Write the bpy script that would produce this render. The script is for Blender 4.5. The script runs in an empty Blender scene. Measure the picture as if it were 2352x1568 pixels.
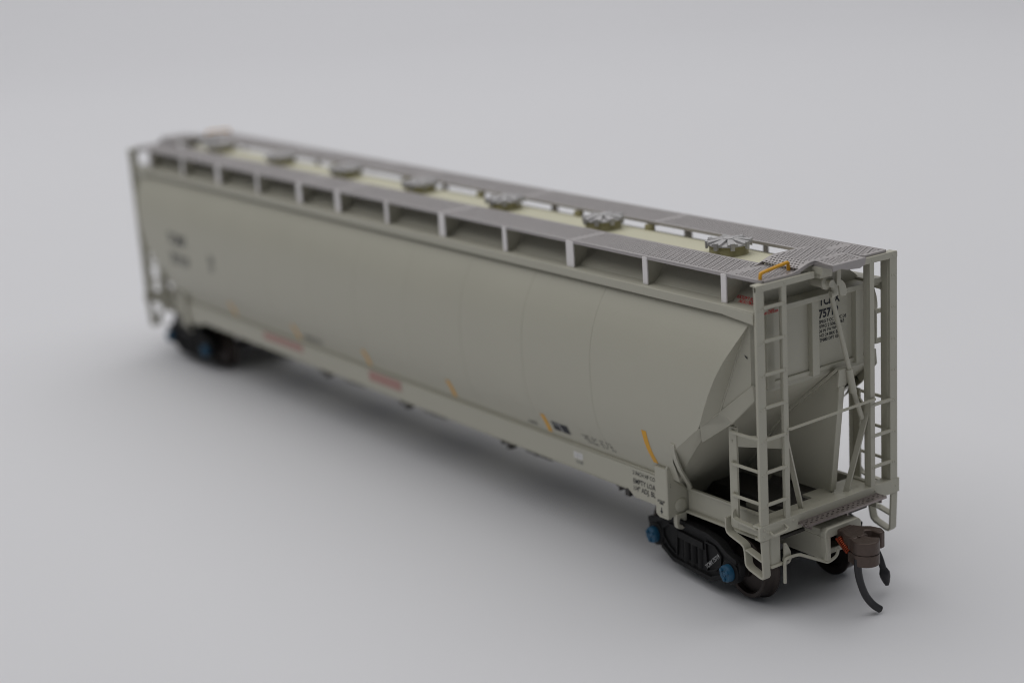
import bpy, bmesh, math, random
from mathutils import Vector, Matrix
random.seed(7)
S = 0.01                       # millimetres of the model -> scene units
CAR_L = 235.9                  # length over the end frames, mm
scene = bpy.context.scene
col = scene.collection
PI = math.pi

# ------------------------------------------------------------------ camera
def make_camera():
    cam = bpy.data.cameras.new('camera')
    o = bpy.data.objects.new('camera', cam); col.objects.link(o)
    yaw, pit, rol = 2.53217, -0.26798, -0.06506
    fw = Vector((math.cos(pit)*math.cos(yaw), math.cos(pit)*math.sin(yaw), math.sin(pit)))
    r = fw.cross(Vector((0, 0, 1))).normalized(); u = r.cross(fw)
    r2 = r*math.cos(rol)+u*math.sin(rol); u2 = -r*math.sin(rol)+u*math.cos(rol)
    m = Matrix((r2, u2, -fw)).transposed().to_4x4()
    m.translation = Vector((178.999, -186.125, 116.581))*S
    o.matrix_world = m
    cam.sensor_width = 36; cam.lens = 3818.2/2352*36
    cam.clip_start = 0.02; cam.clip_end = 200
    cam.dof.use_dof = True; cam.dof.focus_distance = 2.68; cam.dof.aperture_fstop = 1.22
    cam.dof.aperture_blades = 0
    scene.camera = o
make_camera()

# ------------------------------------------------------------------ light
w = bpy.data.worlds.new('World'); scene.world = w; w.use_nodes = True
bg = w.node_tree.nodes['Background']; bg.inputs[0].default_value = (0.86, 0.93, 1.0, 1); bg.inputs[1].default_value = 0.11
def area(name, loc, target, sx, sy, power, color=(1, 1, 1)):
    l = bpy.data.lights.new(name, 'AREA'); l.shape = 'RECTANGLE'; l.size = sx; l.size_y = sy
    l.energy = power; l.color = color
    o = bpy.data.objects.new(name, l); col.objects.link(o)
    o.location = loc
    o.rotation_euler = (Vector(target)-Vector(loc)).to_track_quat('-Z', 'Y').to_euler()
    return o
area('softbox_lamp', (-4.6, 0.4, 11.0), (-4.0, 0.3, 0), 26, 22, 2000, (1, 0.985, 0.975))
scene.cycles.pixel_filter_type = 'BLACKMAN_HARRIS'; scene.cycles.filter_width = 1.0
scene.view_settings.view_transform = 'Standard'; scene.view_settings.look = 'None'
scene.view_settings.exposure = 0; scene.view_settings.gamma = 1
scene.view_settings.use_curve_mapping = False

# ------------------------------------------------------------------ materials
def mat(name, rgb, rough=0.5, metal=0.0, noise=0.06, scale=9.0, bump=0.0, bscale=60.0, spec=0.5):
    m = bpy.data.materials.new(name); m.use_nodes = True
    nt = m.node_tree; b = nt.nodes['Principled BSDF']
    b.inputs['Roughness'].default_value = rough; b.inputs['Metallic'].default_value = metal
    b.inputs['Specular IOR Level'].default_value = spec
    tc = nt.nodes.new('ShaderNodeTexCoord')
    n = nt.nodes.new('ShaderNodeTexNoise'); n.inputs['Scale'].default_value = scale; n.inputs['Detail'].default_value = 6
    nt.links.new(tc.outputs['Object'], n.inputs['Vector'])
    mx = nt.nodes.new('ShaderNodeMix'); mx.data_type = 'RGBA'
    mx.inputs[6].default_value = tuple(c*(1-noise) for c in rgb)+(1,)
    mx.inputs[7].default_value = tuple(min(1, c*(1+noise)) for c in rgb)+(1,)
    nt.links.new(n.outputs['Fac'], mx.inputs[0]); nt.links.new(mx.outputs[2], b.inputs['Base Color'])
    mr = nt.nodes.new('ShaderNodeMapRange'); mr.inputs[3].default_value = max(0, rough-0.07); mr.inputs[4].default_value = min(1, rough+0.07)
    nt.links.new(n.outputs['Fac'], mr.inputs[0]); nt.links.new(mr.outputs[0], b.inputs['Roughness'])
    if bump:
        n2 = nt.nodes.new('ShaderNodeTexNoise'); n2.inputs['Scale'].default_value = bscale; n2.inputs['Detail'].default_value = 4
        nt.links.new(tc.outputs['Object'], n2.inputs['Vector'])
        bp = nt.nodes.new('ShaderNodeBump'); bp.inputs['Strength'].default_value = bump; bp.inputs['Distance'].default_value = 0.002
        nt.links.new(n2.outputs['Fac'], bp.inputs['Height']); nt.links.new(bp.outputs[0], b.inputs['Normal'])
    return m
M_BODY = mat('body_paint', (0.465, 0.45, 0.372), 0.46, 0, 0.035, 7, 0.12, 160)
M_ROOF = mat('cream_roof_paint', (0.58, 0.56, 0.415), 0.55, 0, 0.04, 6, 0.1, 120)
M_ROOF_SHADE = mat('shaded_roof_cream', (0.33, 0.30, 0.16), 0.6, 0, 0.08, 12)  # roof cream in shadow: shade mixed into the colour of necks and posts
M_SILV = mat('silver_etched_metal', (0.40, 0.375, 0.37), 0.42, 0.35, 0.06, 30, 0.1, 200)
M_BRKT = mat('bright_bracket_metal', (0.80, 0.77, 0.76), 0.4, 0.2, 0.06, 40, 0.15, 200)
M_HATCH = mat('hatch_silver', (0.46, 0.45, 0.45), 0.42, 0.3, 0.08, 40, 0.15, 150)
M_BLACK = mat('truck_black_plastic', (0.006, 0.006, 0.0065), 0.6, 0, 0.15, 40, 0.2, 200, 0.3)
M_WHEEL = mat('wheel_dark_metal', (0.05, 0.04, 0.036), 0.38, 0.7, 0.2, 30)
M_BLUE = mat('blue_cap_paint', (0.008, 0.075, 0.15), 0.5, 0, 0.15, 60)
M_COUP = mat('coupler_brown_metal', (0.10, 0.072, 0.06), 0.42, 0.45, 0.2, 60, 0.25, 250)
M_COPPER = mat('copper_spring', (0.30, 0.05, 0.018), 0.35, 0.7, 0.1, 60)
M_STEP = mat('brake_step_metal', (0.30, 0.26, 0.25), 0.4, 0.6, 0.15, 60, 0.2, 250)
M_GATE = mat('gate_metal_and_shade', (0.07, 0.065, 0.06), 0.5, 0.3, 0.15, 60, 0.2, 250)  # outlet gates, and the darkened plate under the deck
M_STENCIL = mat('pale_grey_stencil', (0.40, 0.40, 0.40), 0.6, 0, 0.15, 60)  # even mid grey for the truck lettering
M_RUBBER = mat('black_rubber', (0.018, 0.017, 0.02), 0.42, 0, 0.1, 60)
M_YEL = mat('yellow_paint', (0.72, 0.36, 0.016), 0.45, 0, 0.05, 30)
M_INK = mat('black_ink', (0.011, 0.013, 0.020), 0.55, 0, 0.05, 30)
M_RED = mat('red_ink', (0.60, 0.02, 0.03), 0.55, 0, 0.05, 30)
M_PINK = mat('faded_red_ink', (0.42, 0.24, 0.21), 0.55, 0, 0.05, 30)
M_WHITE = mat('white_ink', (0.70, 0.69, 0.68), 0.5, 0, 0.04, 30)
M_GREYINK = mat('grey_ink', (0.16, 0.165, 0.16), 0.55, 0, 0.05, 30)
M_HOLE = mat('hole_shade', (0.01, 0.01, 0.01), 0.8)
M_PAPER = mat('white_backdrop_paper', (0.722, 0.722, 0.745), 0.75, 0, 0.012, 0.8, 0.05, 60, 0.2)

# ------------------------------------------------------------------ mesh helpers (all in mm)
class MB:
    def __init__(self): self.v = []; self.f = []
    def add(self, vs, fs):
        b = len(self.v); self.v += [tuple(p) for p in vs]; self.f += [tuple(i+b for i in f) for f in fs]; return self
    def box(self, x0, x1, y0, y1, z0, z1):
        x0, x1 = sorted((x0, x1)); y0, y1 = sorted((y0, y1)); z0, z1 = sorted((z0, z1))
        return self.add([(x0,y0,z0),(x1,y0,z0),(x1,y1,z0),(x0,y1,z0),(x0,y0,z1),(x1,y0,z1),(x1,y1,z1),(x0,y1,z1)],
                 [(0,3,2,1),(4,5,6,7),(0,1,5,4),(1,2,6,5),(2,3,7,6),(3,0,4,7)])
    def prism(self, poly, axis, a, b):
        """poly of 2D points; axis 'x': (y,z), 'y': (x,z), 'z': (x,y)"""
        def P(p, t): return {'x': (t, p[0], p[1]), 'y': (p[0], t, p[1]), 'z': (p[0], p[1], t)}[axis]
        n = len(poly)
        vs = [P(p, a) for p in poly]+[P(p, b) for p in poly]
        fs = [tuple(range(n)), tuple(range(2*n-1, n-1, -1))]+[(i, i+n, (i+1) % n+n, (i+1) % n) for i in range(n)]
        return self.add(vs, fs)
    def tube(self, pts, r, n=10, ry=None, closed=False):
        pts = [Vector(p) for p in pts]; vs = []; fs = []
        ref = None
        for i, p in enumerate(pts):
            if closed: t = (pts[(i+1) % len(pts)]-pts[i-1]).normalized()
            else:
                a = pts[max(i-1, 0)]; c = pts[min(i+1, len(pts)-1)]; t = (c-a).normalized()
            if ref is None:
                ref = Vector((0, 0, 1)) if abs(t.z) < 0.9 else Vector((1, 0, 0))
            s = t.cross(ref).normalized(); u = s.cross(t).normalized(); ref = u
            rr = r[i] if isinstance(r, (list, tuple)) else r
            for k in range(n):
                a = 2*PI*k/n
                vs.append(p+s*math.cos(a)*rr+u*math.sin(a)*rr)
        L = len(pts)
        for i in range(L if closed else L-1):
            j = (i+1) % L
            for k in range(n): fs.append((i*n+k, i*n+(k+1) % n, j*n+(k+1) % n, j*n+k))
        if not closed:
            fs.append(tuple(range(n-1, -1, -1))); fs.append(tuple((L-1)*n+k for k in range(n)))
        return self.add(vs, fs)
    def strap(self, pts, w, t, wdir):
        """flat strap: path pts, width w along wdir, thickness t"""
        pts = [Vector(p) for p in pts]; wd = Vector(wdir).normalized(); vs = []; fs = []
        for i, p in enumerate(pts):
            a = pts[max(i-1, 0)]; c = pts[min(i+1, len(pts)-1)]; tg = (c-a).normalized()
            nn = tg.cross(wd).normalized()
            for sw, st in ((-1,-1),(1,-1),(1,1),(-1,1)): vs.append(p+wd*sw*w/2+nn*st*t/2)
        for i in range(len(pts)-1):
            for k in range(4): fs.append((i*4+k, i*4+(k+1) % 4, (i+1)*4+(k+1) % 4, (i+1)*4+k))
        fs.append((3,2,1,0)); b = (len(pts)-1)*4; fs.append((b,b+1,b+2,b+3))
        return self.add(vs, fs)
    def lathe(self, prof, origin, axis, n=48):
        """prof of (radius, height) along axis"""
        ax = {'x': 0, 'y': 1, 'z': 2}[axis]; vs = []; fs = []
        for (r, h) in prof:
            for k in range(n):
                a = 2*PI*k/n; p = [0, 0, 0]; p[ax] = h; p[(ax+1) % 3] = r*math.cos(a); p[(ax+2) % 3] = r*math.sin(a)
                vs.append((p[0]+origin[0], p[1]+origin[1], p[2]+origin[2]))
        for i in range(len(prof)-1):
            for k in range(n): fs.append((i*n+k, i*n+(k+1) % n, (i+1)*n+(k+1) % n, (i+1)*n+k))
        fs.append(tuple(range(n-1, -1, -1))); b = (len(prof)-1)*n; fs.append(tuple(b+k for k in range(n)))
        return self.add(vs, fs)
    def rivet(self, p, axis, r=0.22, h=0.12, n=10):
        return self.lathe([(r, -0.05), (r, h*0.6), (r*0.6, h)], p, axis, n)
    def build(self, name, material, parent, bevel=0.0, smooth=True, recalc=True, angle=35):
        me = bpy.data.meshes.new(name)
        me.from_pydata([(x*S, y*S, z*S) for x, y, z in self.v], [], self.f)
        if recalc:
            bm = bmesh.new(); bm.from_mesh(me); bmesh.ops.recalc_face_normals(bm, faces=bm.faces); bm.to_mesh(me); bm.free()
        me.materials.append(material)
        if smooth:
            me.polygons.foreach_set('use_smooth', [True]*len(me.polygons))
            try: me.set_sharp_from_angle(angle=math.radians(angle))
            except Exception: pass
        me.update()
        o = bpy.data.objects.new(name, me); col.objects.link(o)
        if parent: o.parent = parent
        if bevel:
            b = o.modifiers.new('bevel', 'BEVEL'); b.width = bevel*S; b.segments = 2; b.limit_method = 'ANGLE'; b.angle_limit = math.radians(40)
            b.harden_normals = False
        return o
def box(name, m, parent, *d, bevel=0.1): return MB().box(*d).build(name, m, parent, bevel)

def arc(cx, cy, r, a0, a1, n=8):
    return [(cx+r*math.cos(math.radians(a0+(a1-a0)*i/n)), cy+r*math.sin(math.radians(a0+(a1-a0)*i/n))) for i in range(n+1)]

def holed_prism(name, m, parent, outer, holes, axis, a, b, bevel=0.0):
    """flat outline with holes, extruded between a and b along axis (mm)"""
    cu = bpy.data.curves.new('outline', 'CURVE'); cu.dimensions = '2D'; cu.fill_mode = 'BOTH'
    for poly in [outer]+holes:
        sp = cu.splines.new('POLY'); sp.points.add(len(poly)-1); sp.use_cyclic_u = True
        for q, p in zip(sp.points, poly): q.co = (p[0], p[1], 0, 1)
    cu.extrude = abs(b-a)/2
    t = bpy.data.objects.new('outline', cu); col.objects.link(t)
    dg = bpy.context.evaluated_depsgraph_get(); me = bpy.data.meshes.new_from_object(t.evaluated_get(dg))
    bpy.data.objects.remove(t); bpy.data.curves.remove(cu)
    c = (a+b)/2; mb = MB()
    def P(v): return {'x': (v.z+c, v.x, v.y), 'y': (v.x, v.z+c, v.y), 'z': (v.x, v.y, v.z+c)}[axis]
    mb.add([P(v.co) for v in me.vertices], [tuple(p.vertices) for p in me.polygons])
    bpy.data.meshes.remove(me)
    bm = bmesh.new()
    o = mb.build(name, m, parent, bevel, smooth=False)
    bm.from_mesh(o.data); bmesh.ops.remove_doubles(bm, verts=bm.verts, dist=1e-5); bmesh.ops.recalc_face_normals(bm, faces=bm.faces); bm.to_mesh(o.data); bm.free()
    return o

def text(name, body, m, parent, fn, width=None, height=1.0, bold=0.0, spacing=1.0, line=1.0, align='LEFT'):
    """lettering; fn(u, v) in mm -> (x, y, z) in mm; height = cap height of one line, width = overall width"""
    cu = bpy.data.curves.new('lettering', 'FONT'); cu.body = body; cu.size = 1; cu.offset = bold; cu.space_character = spacing
    cu.space_line = line; cu.align_x = align; cu.resolution_u = 3
    t = bpy.data.objects.new('lettering', cu); col.objects.link(t)
    dg = bpy.context.evaluated_depsgraph_get(); me = bpy.data.meshes.new_from_object(t.evaluated_get(dg))
    bpy.data.objects.remove(t); bpy.data.curves.remove(cu)
    xs = [v.co.x for v in me.vertices]
    cap = 0.69; sy = height/cap; sx = sy
    if width: sx = width/(max(xs)-min(xs))
    x0 = min(xs) if align == 'LEFT' else 0
    mb = MB(); mb.add([fn((v.co.x-x0)*sx, v.co.y*sy) for v in me.vertices], [tuple(p.vertices) for p in me.polygons])
    bpy.data.meshes.remove(me)
    return mb.build(name, m, parent, 0, smooth=False, recalc=False)

def copy_tree(o, parent, loc=None, rotz=None):
    c = o.copy(); col.objects.link(c); c.parent = parent
    if loc is not None: c.location = loc; c.rotation_euler = (0, 0, rotz)
    for ch in list(o.children): copy_tree(ch, c)
    return c

# ------------------------------------------------------------------ backdrop: paper sweep, floor curving up into a wall
def backdrop():
    d = Vector((-0.82, 0.572, 0)).normalized(); s = Vector((d.y, -d.x, 0))
    c0 = Vector((-1.18, 0, 0)); prof = []
    for i in range(30): prof.append((-9+i*(9+9.0)/29, 0.0))
    R = 4.0
    for i in range(1, 25):
        a = math.radians(90*i/24); prof.append((9.0+R*math.sin(a), R-R*math.cos(a)))
    for i in range(1, 8): prof.append((13.0, 4.0+i*1.0))
    vs = []; fs = []; W = 14; n = 24
    for (t, z) in prof:
        for k in range(n+1):
            p = c0+d*t+s*(-W+2*W*k/n); vs.append((p.x/S, p.y/S, z/S))
    for i in range(len(prof)-1):
        for k in range(n): a = i*(n+1)+k; fs.append((a, a+1, a+n+2, a+n+1))
    o = MB().add(vs, fs).build('floor', M_PAPER, None, 0, True, True, 60)
    o['kind'] = 'structure'; o['label'] = 'seamless pale grey paper sweep under and behind the model car'
backdrop()

# ------------------------------------------------------------------ the car
root = bpy.data.objects.new('hopper_car', None); col.objects.link(root)
root['label'] = 'grey scale model covered hopper railway car with cream roof on white paper'
root['category'] = 'model train car'
XC = -CAR_L/2

PROF = [(18.4, 14.5), (20.0, 15.05), (21.5, 15.75), (23.0, 16.55), (25.0, 17.35), (28.0, 18.05), (31.0, 18.4), (34.0, 18.5), (37.0, 18.45),
        (40.0, 18.1), (42.0, 17.6), (44.0, 16.9), (46.0, 15.95), (47.5, 15.05), (48.6, 14.3), (50.0, 13.3)]
def yprof(z):
    if z <= PROF[0][0]: return PROF[0][1]
    for i in range(len(PROF)-1):
        (a, ya), (b, yb) = PROF[i], PROF[i+1]
        if z <= b:
            y0 = PROF[max(i-1, 0)][1]; y3 = PROF[min(i+2, len(PROF)-1)][1]; t = (z-a)/(b-a)
            return 0.5*((2*ya)+(-y0+yb)*t+(2*y0-5*ya+4*yb-y3)*t*t+(-y0+3*ya-3*yb+y3)*t**3)
    return PROF[-1][1]
EDGE = [(18.4, -20.6), (20.0, -20.4), (22.5, -20.0), (25.2, -18.4), (28.0, -14.7), (31.2, -10.8), (34.0, -9.7), (37.1, -8.4), (40.2, -7.1), (43.0, -5.8), (45.5, -4.5), (47.6, -3.6), (50.0, -2.9)]
def xedge(z):
    if z <= EDGE[0][0]: return EDGE[0][1]
    for (a, xa), (b, xb) in zip(EDGE, EDGE[1:]):
        if z <= b: return xa+(xb-xa)*(z-a)/(b-a)
    return EDGE[-1][1]

def body():
    mb = MB()
    zs = []
    z = 18.4
    while z < 50.01: zs.append(z); z += 0.79
    seams = [XC+k*19.9 for k in range(-5, 6)]
    seams = [x for x in seams if -CAR_L+22 < x < -22]
    for sy in (-1, 1):
        rows = []
        st = []
        # the side sheet follows its slanted end edges, seams are shallow grooves between panels
        mids = [-30-k*4.0 for k in range(int((CAR_L-60)/4)+1)]
        xs = sorted(set([round(x, 3) for x in mids]+sum([[x-0.09, x, x+0.09] for x in seams], [])), reverse=True)
        for z in zs:
            row = []
            xe = xedge(z)
            y = yprof(z)
            for t in (0, 0.05, 0.35, 0.7): row.append((xe+(-29-xe)*t, y))
            for x in xs:
                g = 0.07 if any(abs(x-s) < 0.01 for s in seams) else 0
                row.append((x, y-g))
            for t in (0.7, 0.35, 0.05, 0): row.append((-CAR_L-(xe+(-29-xe)*t), y))
            rows.append([(x, sy*yy, z) for x, yy in row])
        n = len(rows[0]); vs = [p for r in rows for p in r]
        fs = [(i*n+k, i*n+k+1, (i+1)*n+k+1, (i+1)*n+k) for i in range(len(rows)-1) for k in range(n-1)]
        mb.add(vs, fs)
    # sheet edge thickness, underside of the troughs between the side sills
    for sy in (-1, 1):
        for x0, x1 in ((-22, -CAR_L+22),):
            mb.add([(x0, sy*14.6, 18.4), (x1, sy*14.6, 18.4), (x1, sy*6, 11.5), (x0, sy*6, 11.5)], [(0, 1, 2, 3)])
    mb.add([(-22, -6, 11.5), (-CAR_L+22, -6, 11.5), (-CAR_L+22, 6, 11.5), (-22, 6, 11.5)], [(0, 1, 2, 3)])
    return mb.build('body', M_BODY, root, 0, True, True, 20)
BODY = body()

# top chord: angle along the top of each side, running to the corner posts
def chord():
    mb = MB()
    for sy in (-1, 1):
        mb.prism([(sy*14.7, 49.6), (sy*14.7, 51.0), (sy*14.5, 51.15), (sy*11.5, 51.25), (sy*11.5, 50.6), (sy*14.2, 50.4), (sy*14.2, 49.6)], 'x', -1.6, -CAR_L+1.6)
        for e in (0, 1):
            X = (lambda x: x) if e == 0 else (lambda x: -CAR_L-x)
            # gusset where the chord widens to meet the corner post
            mb.add([(X(-1.6), sy*14.8, 49.0), (X(-1.6), sy*14.8, 50.75), (X(-8.5), sy*14.75, 50.9), (X(-8.5), sy*14.75, 49.58),
                    (X(-1.6), sy*14.0, 49.1), (X(-1.6), sy*14.0, 50.75), (X(-8.5), sy*14.0, 50.9), (X(-8.5), sy*14.0, 49.58)],
                   [(0,1,2,3), (7,6,5,4), (0,4,5,1), (1,5,6,2), (2,6,7,3), (3,7,4,0)])
    return mb.build('top_chord', M_BODY, root, 0.08)
chord()

# roof: arched sheet; the cream top between grey skirts
ARCH = [(12.2, 51.15), (11.4, 51.85), (10.3, 52.6), (9.0, 53.25), (7.6, 53.78), (6.0, 54.2), (4.0, 54.58), (2.0, 54.8), (0, 54.88)]
def zroof(y):
    y = abs(y)
    for (a, za), (b, zb) in zip(ARCH, ARCH[1:]):
        if y >= b: return za+(zb-za)*(y-a)/(b-a)
    return ARCH[-1][1]
def strip(pts, x0, x1, nx):
    n = len(pts); vs = []; fs = []
    for i in range(nx+1):
        x = x0+(x1-x0)*i/nx
        for (y, z) in pts: vs.append((x, y, z))
    for i in range(nx):
        for k in range(n-1): fs.append((i*n+k, i*n+k+1, (i+1)*n+k+1, (i+1)*n+k))
    return vs, fs
RX0, RX1 = -5.0, -CAR_L+5.0
top = [(-y, z) for y, z in ARCH if y <= 7.6]+[(y, z) for y, z in ARCH[::-1] if 0 < y <= 7.6]
ROOF = MB().add(*strip(top, RX0, RX1, 40)).build('roof', M_ROOF, root, 0, True, True, 40)
mb = MB()
for sy in (-1, 1): mb.add(*strip([(sy*y, z) for y, z in ARCH if y >= 7.6], RX0, RX1, 40))
mb.build('roof_skirt', M_BODY, ROOF, 0, True, True, 40)

# hatches along the ridge
HX = [-22.6, -56.0, -86.9, -117.95, -149.0, -179.9, -213.3]
def make_hatch():
    B = 54.7
    p = MB().lathe([(3.5, -0.5), (3.5, -0.1), (3.3, 0.15), (3.25, 1.4), (3.4, 1.5), (3.4, 1.7)], (0, 0, B), 'z', 48).build('hatch', M_ROOF_SHADE, root, 0, True, True, 40)
    c = MB()
    # cover of eight raised petals with dark slots between them, small lugs at the rim
    c.lathe([(3.55, 1.70), (3.6, 1.80), (3.5, 2.00), (2.0, 2.20), (0.01, 2.25)], (0, 0, B), 'z', 48)
    for k in range(8):
        a = 2*PI*k/8+0.22; ca, sa = math.cos(a), math.sin(a)
        def P(r, t, z): return (r*ca-t*sa, r*sa+t*ca, B+z)
        vs = [P(0.2, -0.1, 2.00), P(0.2, 0.1, 2.00), P(1.6, 0.58, 2.00), P(3.75, 0.95, 1.75), P(3.75, -0.95, 1.75), P(1.6, -0.58, 2.00),
              P(0.2, -0.1, 2.70), P(0.2, 0.1, 2.70), P(1.6, 0.5, 2.65), P(3.75, 0.85, 2.32), P(3.75, -0.85, 2.32), P(1.6, -0.5, 2.65)]
        c.add(vs, [(5,4,3,2,1,0), (6,7,8,9,10,11)]+[(i, (i+1) % 6, (i+1) % 6+6, i+6) for i in range(6)])
        vs = [P(3.5, -0.42, 1.30), P(3.5, 0.42, 1.30), P(3.95, 0.34, 1.20), P(3.95, -0.34, 1.20),
              P(3.5, -0.42, 2.45), P(3.5, 0.42, 2.45), P(4.0, 0.34, 2.50), P(4.0, -0.34, 2.50)]
        c.add(vs, [(0,3,2,1), (4,5,6,7), (0,1,5,4), (1,2,6,5), (2,3,7,6), (3,0,4,7)])
    c.lathe([(0.95, 2.50), (0.95, 2.75), (0.7, 2.85)], (0, 0, B), 'z', 20)
    c.build('hatch_cover', M_HATCH, p, 0.06, True, True, 40)
    return p
h0 = make_hatch()
for i, x in enumerate(HX):
    o = h0 if i == 0 else copy_tree(h0, root)
    o.location = (x*S, 0, 0); o.rotation_euler = (0, 0, 0.35*i)
for i, (x, y) in enumerate([(-49.5, 5.6), (-70.5, 5.6), (-103.5, 5.6), (-132.0, 5.6), (-164.0, 5.6)]):
    MB().lathe([(0.95, -0.8), (0.95, 0.9), (0.85, 1.05)], (x, y, 54.3), 'z', 24).build('roof_post', M_ROOF_SHADE, ROOF, 0, True, True, 40)

# ------------------------------------------------------------------ perforated walkways
def perforated(x0, x1, y0, y1, zf, th=0.6, px=0.66, py=0.66, hx=0.23, hy=0.18, mb=None, flip=False):
    """grid of cells with real octagonal holes between x0..x1, y0..y1; zf(x, y) gives the top height"""
    mb = mb or MB(); nx = max(1, round((x1-x0)/px)); ny = max(1, round((y1-y0)/py)); ax = (x1-x0)/nx; ay = (y1-y0)/ny
    vs = []; fs = []
    for j in range(ny):
        off = 0.5 if j % 2 else 0
        cells = [(x0+(i+off)*ax, x0+(i+1+off)*ax) for i in range(nx-(1 if off else 0))]
        if off:
            for (a, b) in ((x0, x0+ax/2), (x1-ax/2, x1)):
                q = len(vs); ya, yb = y0+j*ay, y0+(j+1)*ay
                for (x, y) in ((a, ya), (b, ya), (b, yb), (a, yb)): vs.append((x, y, zf(x, y)))
                fs.append((q, q+1, q+2, q+3))
        for (a, b) in cells:
            ya, yb = y0+j*ay, y0+(j+1)*ay; cx, cy = (a+b)/2, (ya+yb)/2; q = len(vs)
            outer = [(a, ya), (cx, ya), (b, ya), (b, cy), (b, yb), (cx, yb), (a, yb), (a, cy)]
            ang = [225, 270, 315, 0, 45, 90, 135, 180]
            inner = [(cx+hx*math.cos(math.radians(t)), cy+hy*math.sin(math.radians(t))) for t in ang]
            for (x, y) in outer: vs.append((x, y, zf(x, y)))
            for (x, y) in inner: vs.append((x, y, zf(x, y)))
            for (x, y) in inner: vs.append((x, y, zf(x, y)-th))
            for k in range(8):
                l = (k+1) % 8
                fs.append((q+k, q+l, q+8+l, q+8+k)); fs.append((q+8+k, q+8+l, q+16+l, q+16+k))
    return mb.add(vs, fs)
def plate(mb, x0, x1, y0, y1, zf, n=1, axis='y'):
    vs = []; fs = []
    for i in range(n+1):
        if axis == 'y':
            y = y0+(y1-y0)*i/n; vs += [(x0, y, zf(x0, y)), (x1, y, zf(x1, y))]
        else:
            x = x0+(x1-x0)*i/n; vs += [(x, y0, zf(x, y0)), (x, y1, zf(x, y1))]
    for i in range(n): fs.append((2*i, 2*i+1, 2*i+3, 2*i+2))
    return mb.add(vs, fs)

ZB = 56.0; YI, YO = 5.8, 13.55
BANDS = [-8.1, -48.3, -89.0, -129.5, -147.0, -187.5, -227.8]
def running_board(sy):
    mb = MB(); flat = lambda x, y: ZB
    a, b = sorted((sy*YI, sy*YO)); xs = [-0.5]
    lim = [(-0.9, BANDS[0]+0.75)]+[(BANDS[i]-0.75, BANDS[i+1]+0.75) for i in range(len(BANDS)-1)]+[(BANDS[-1]-0.75, -CAR_L+0.9)]
    for (xa, xb) in lim: perforated(xb, xa, a+0.35, b-0.35, flat, mb=mb)
    for x in BANDS: plate(mb, x-0.75, x+0.75, a, b, flat)
    for (y0, y1) in ((a, a+0.35), (b-0.35, b)):
        for (xa, xb) in lim: plate(mb, xb, xa, y0, y1, flat)
    plate(mb, -0.9, -0.5, a, b, flat); plate(mb, -CAR_L+0.5, -CAR_L+0.9, a, b, flat)
    # folded edges
    for (y0, y1) in ((a-0.3, a), (b, b+0.3)):
        mb.box(-0.5, -CAR_L+0.5, y0, y1, ZB-0.5, ZB+0.02)
    for x in BANDS: mb.box(x-0.6, x+0.6, a+0.1, b-0.1, ZB-0.75, ZB-0.25)
    mb.box(-0.5, -0.25, a, b, ZB-0.6, ZB+0.02); mb.box(-CAR_L+0.25, -CAR_L+0.5, a, b, ZB-0.6, ZB+0.02)
    rb = mb.build('running_board', M_SILV, root, 0, False, False)
    SX = [-9.0, -28.0, -48.3, -68.0, -89.0, -109.5, -129.5, -146.5, -166.5, -187.0, -207.0, -227.0]
    for x in SX:
        wd = 1.05 if min(abs(x-q) for q in BANDS[1:-1]) < 0.6 else 0.62
        MB().box(x-wd, x+wd, sy*(YO+0.05), sy*(YO+0.4), 51.15, ZB-0.1).build('support', M_BRKT, rb, 0.1)
        # web plate of the bracket, cut to the arch of the roof
        pts = [(sy*(YO+0.03), 51.22), (sy*(YO+0.03), ZB-0.5), (sy*9.5, ZB-0.5), (sy*10.8, zroof(10.8)-0.1), (sy*11.4, zroof(11.4)-0.1), (sy*12.2, 51.1)]
        if sy < 0: MB().prism(pts, 'x', x-0.2, x+0.2).build('rib', M_BODY, ROOF, 0)
    return rb
running_board(-1); running_board(1)

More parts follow.
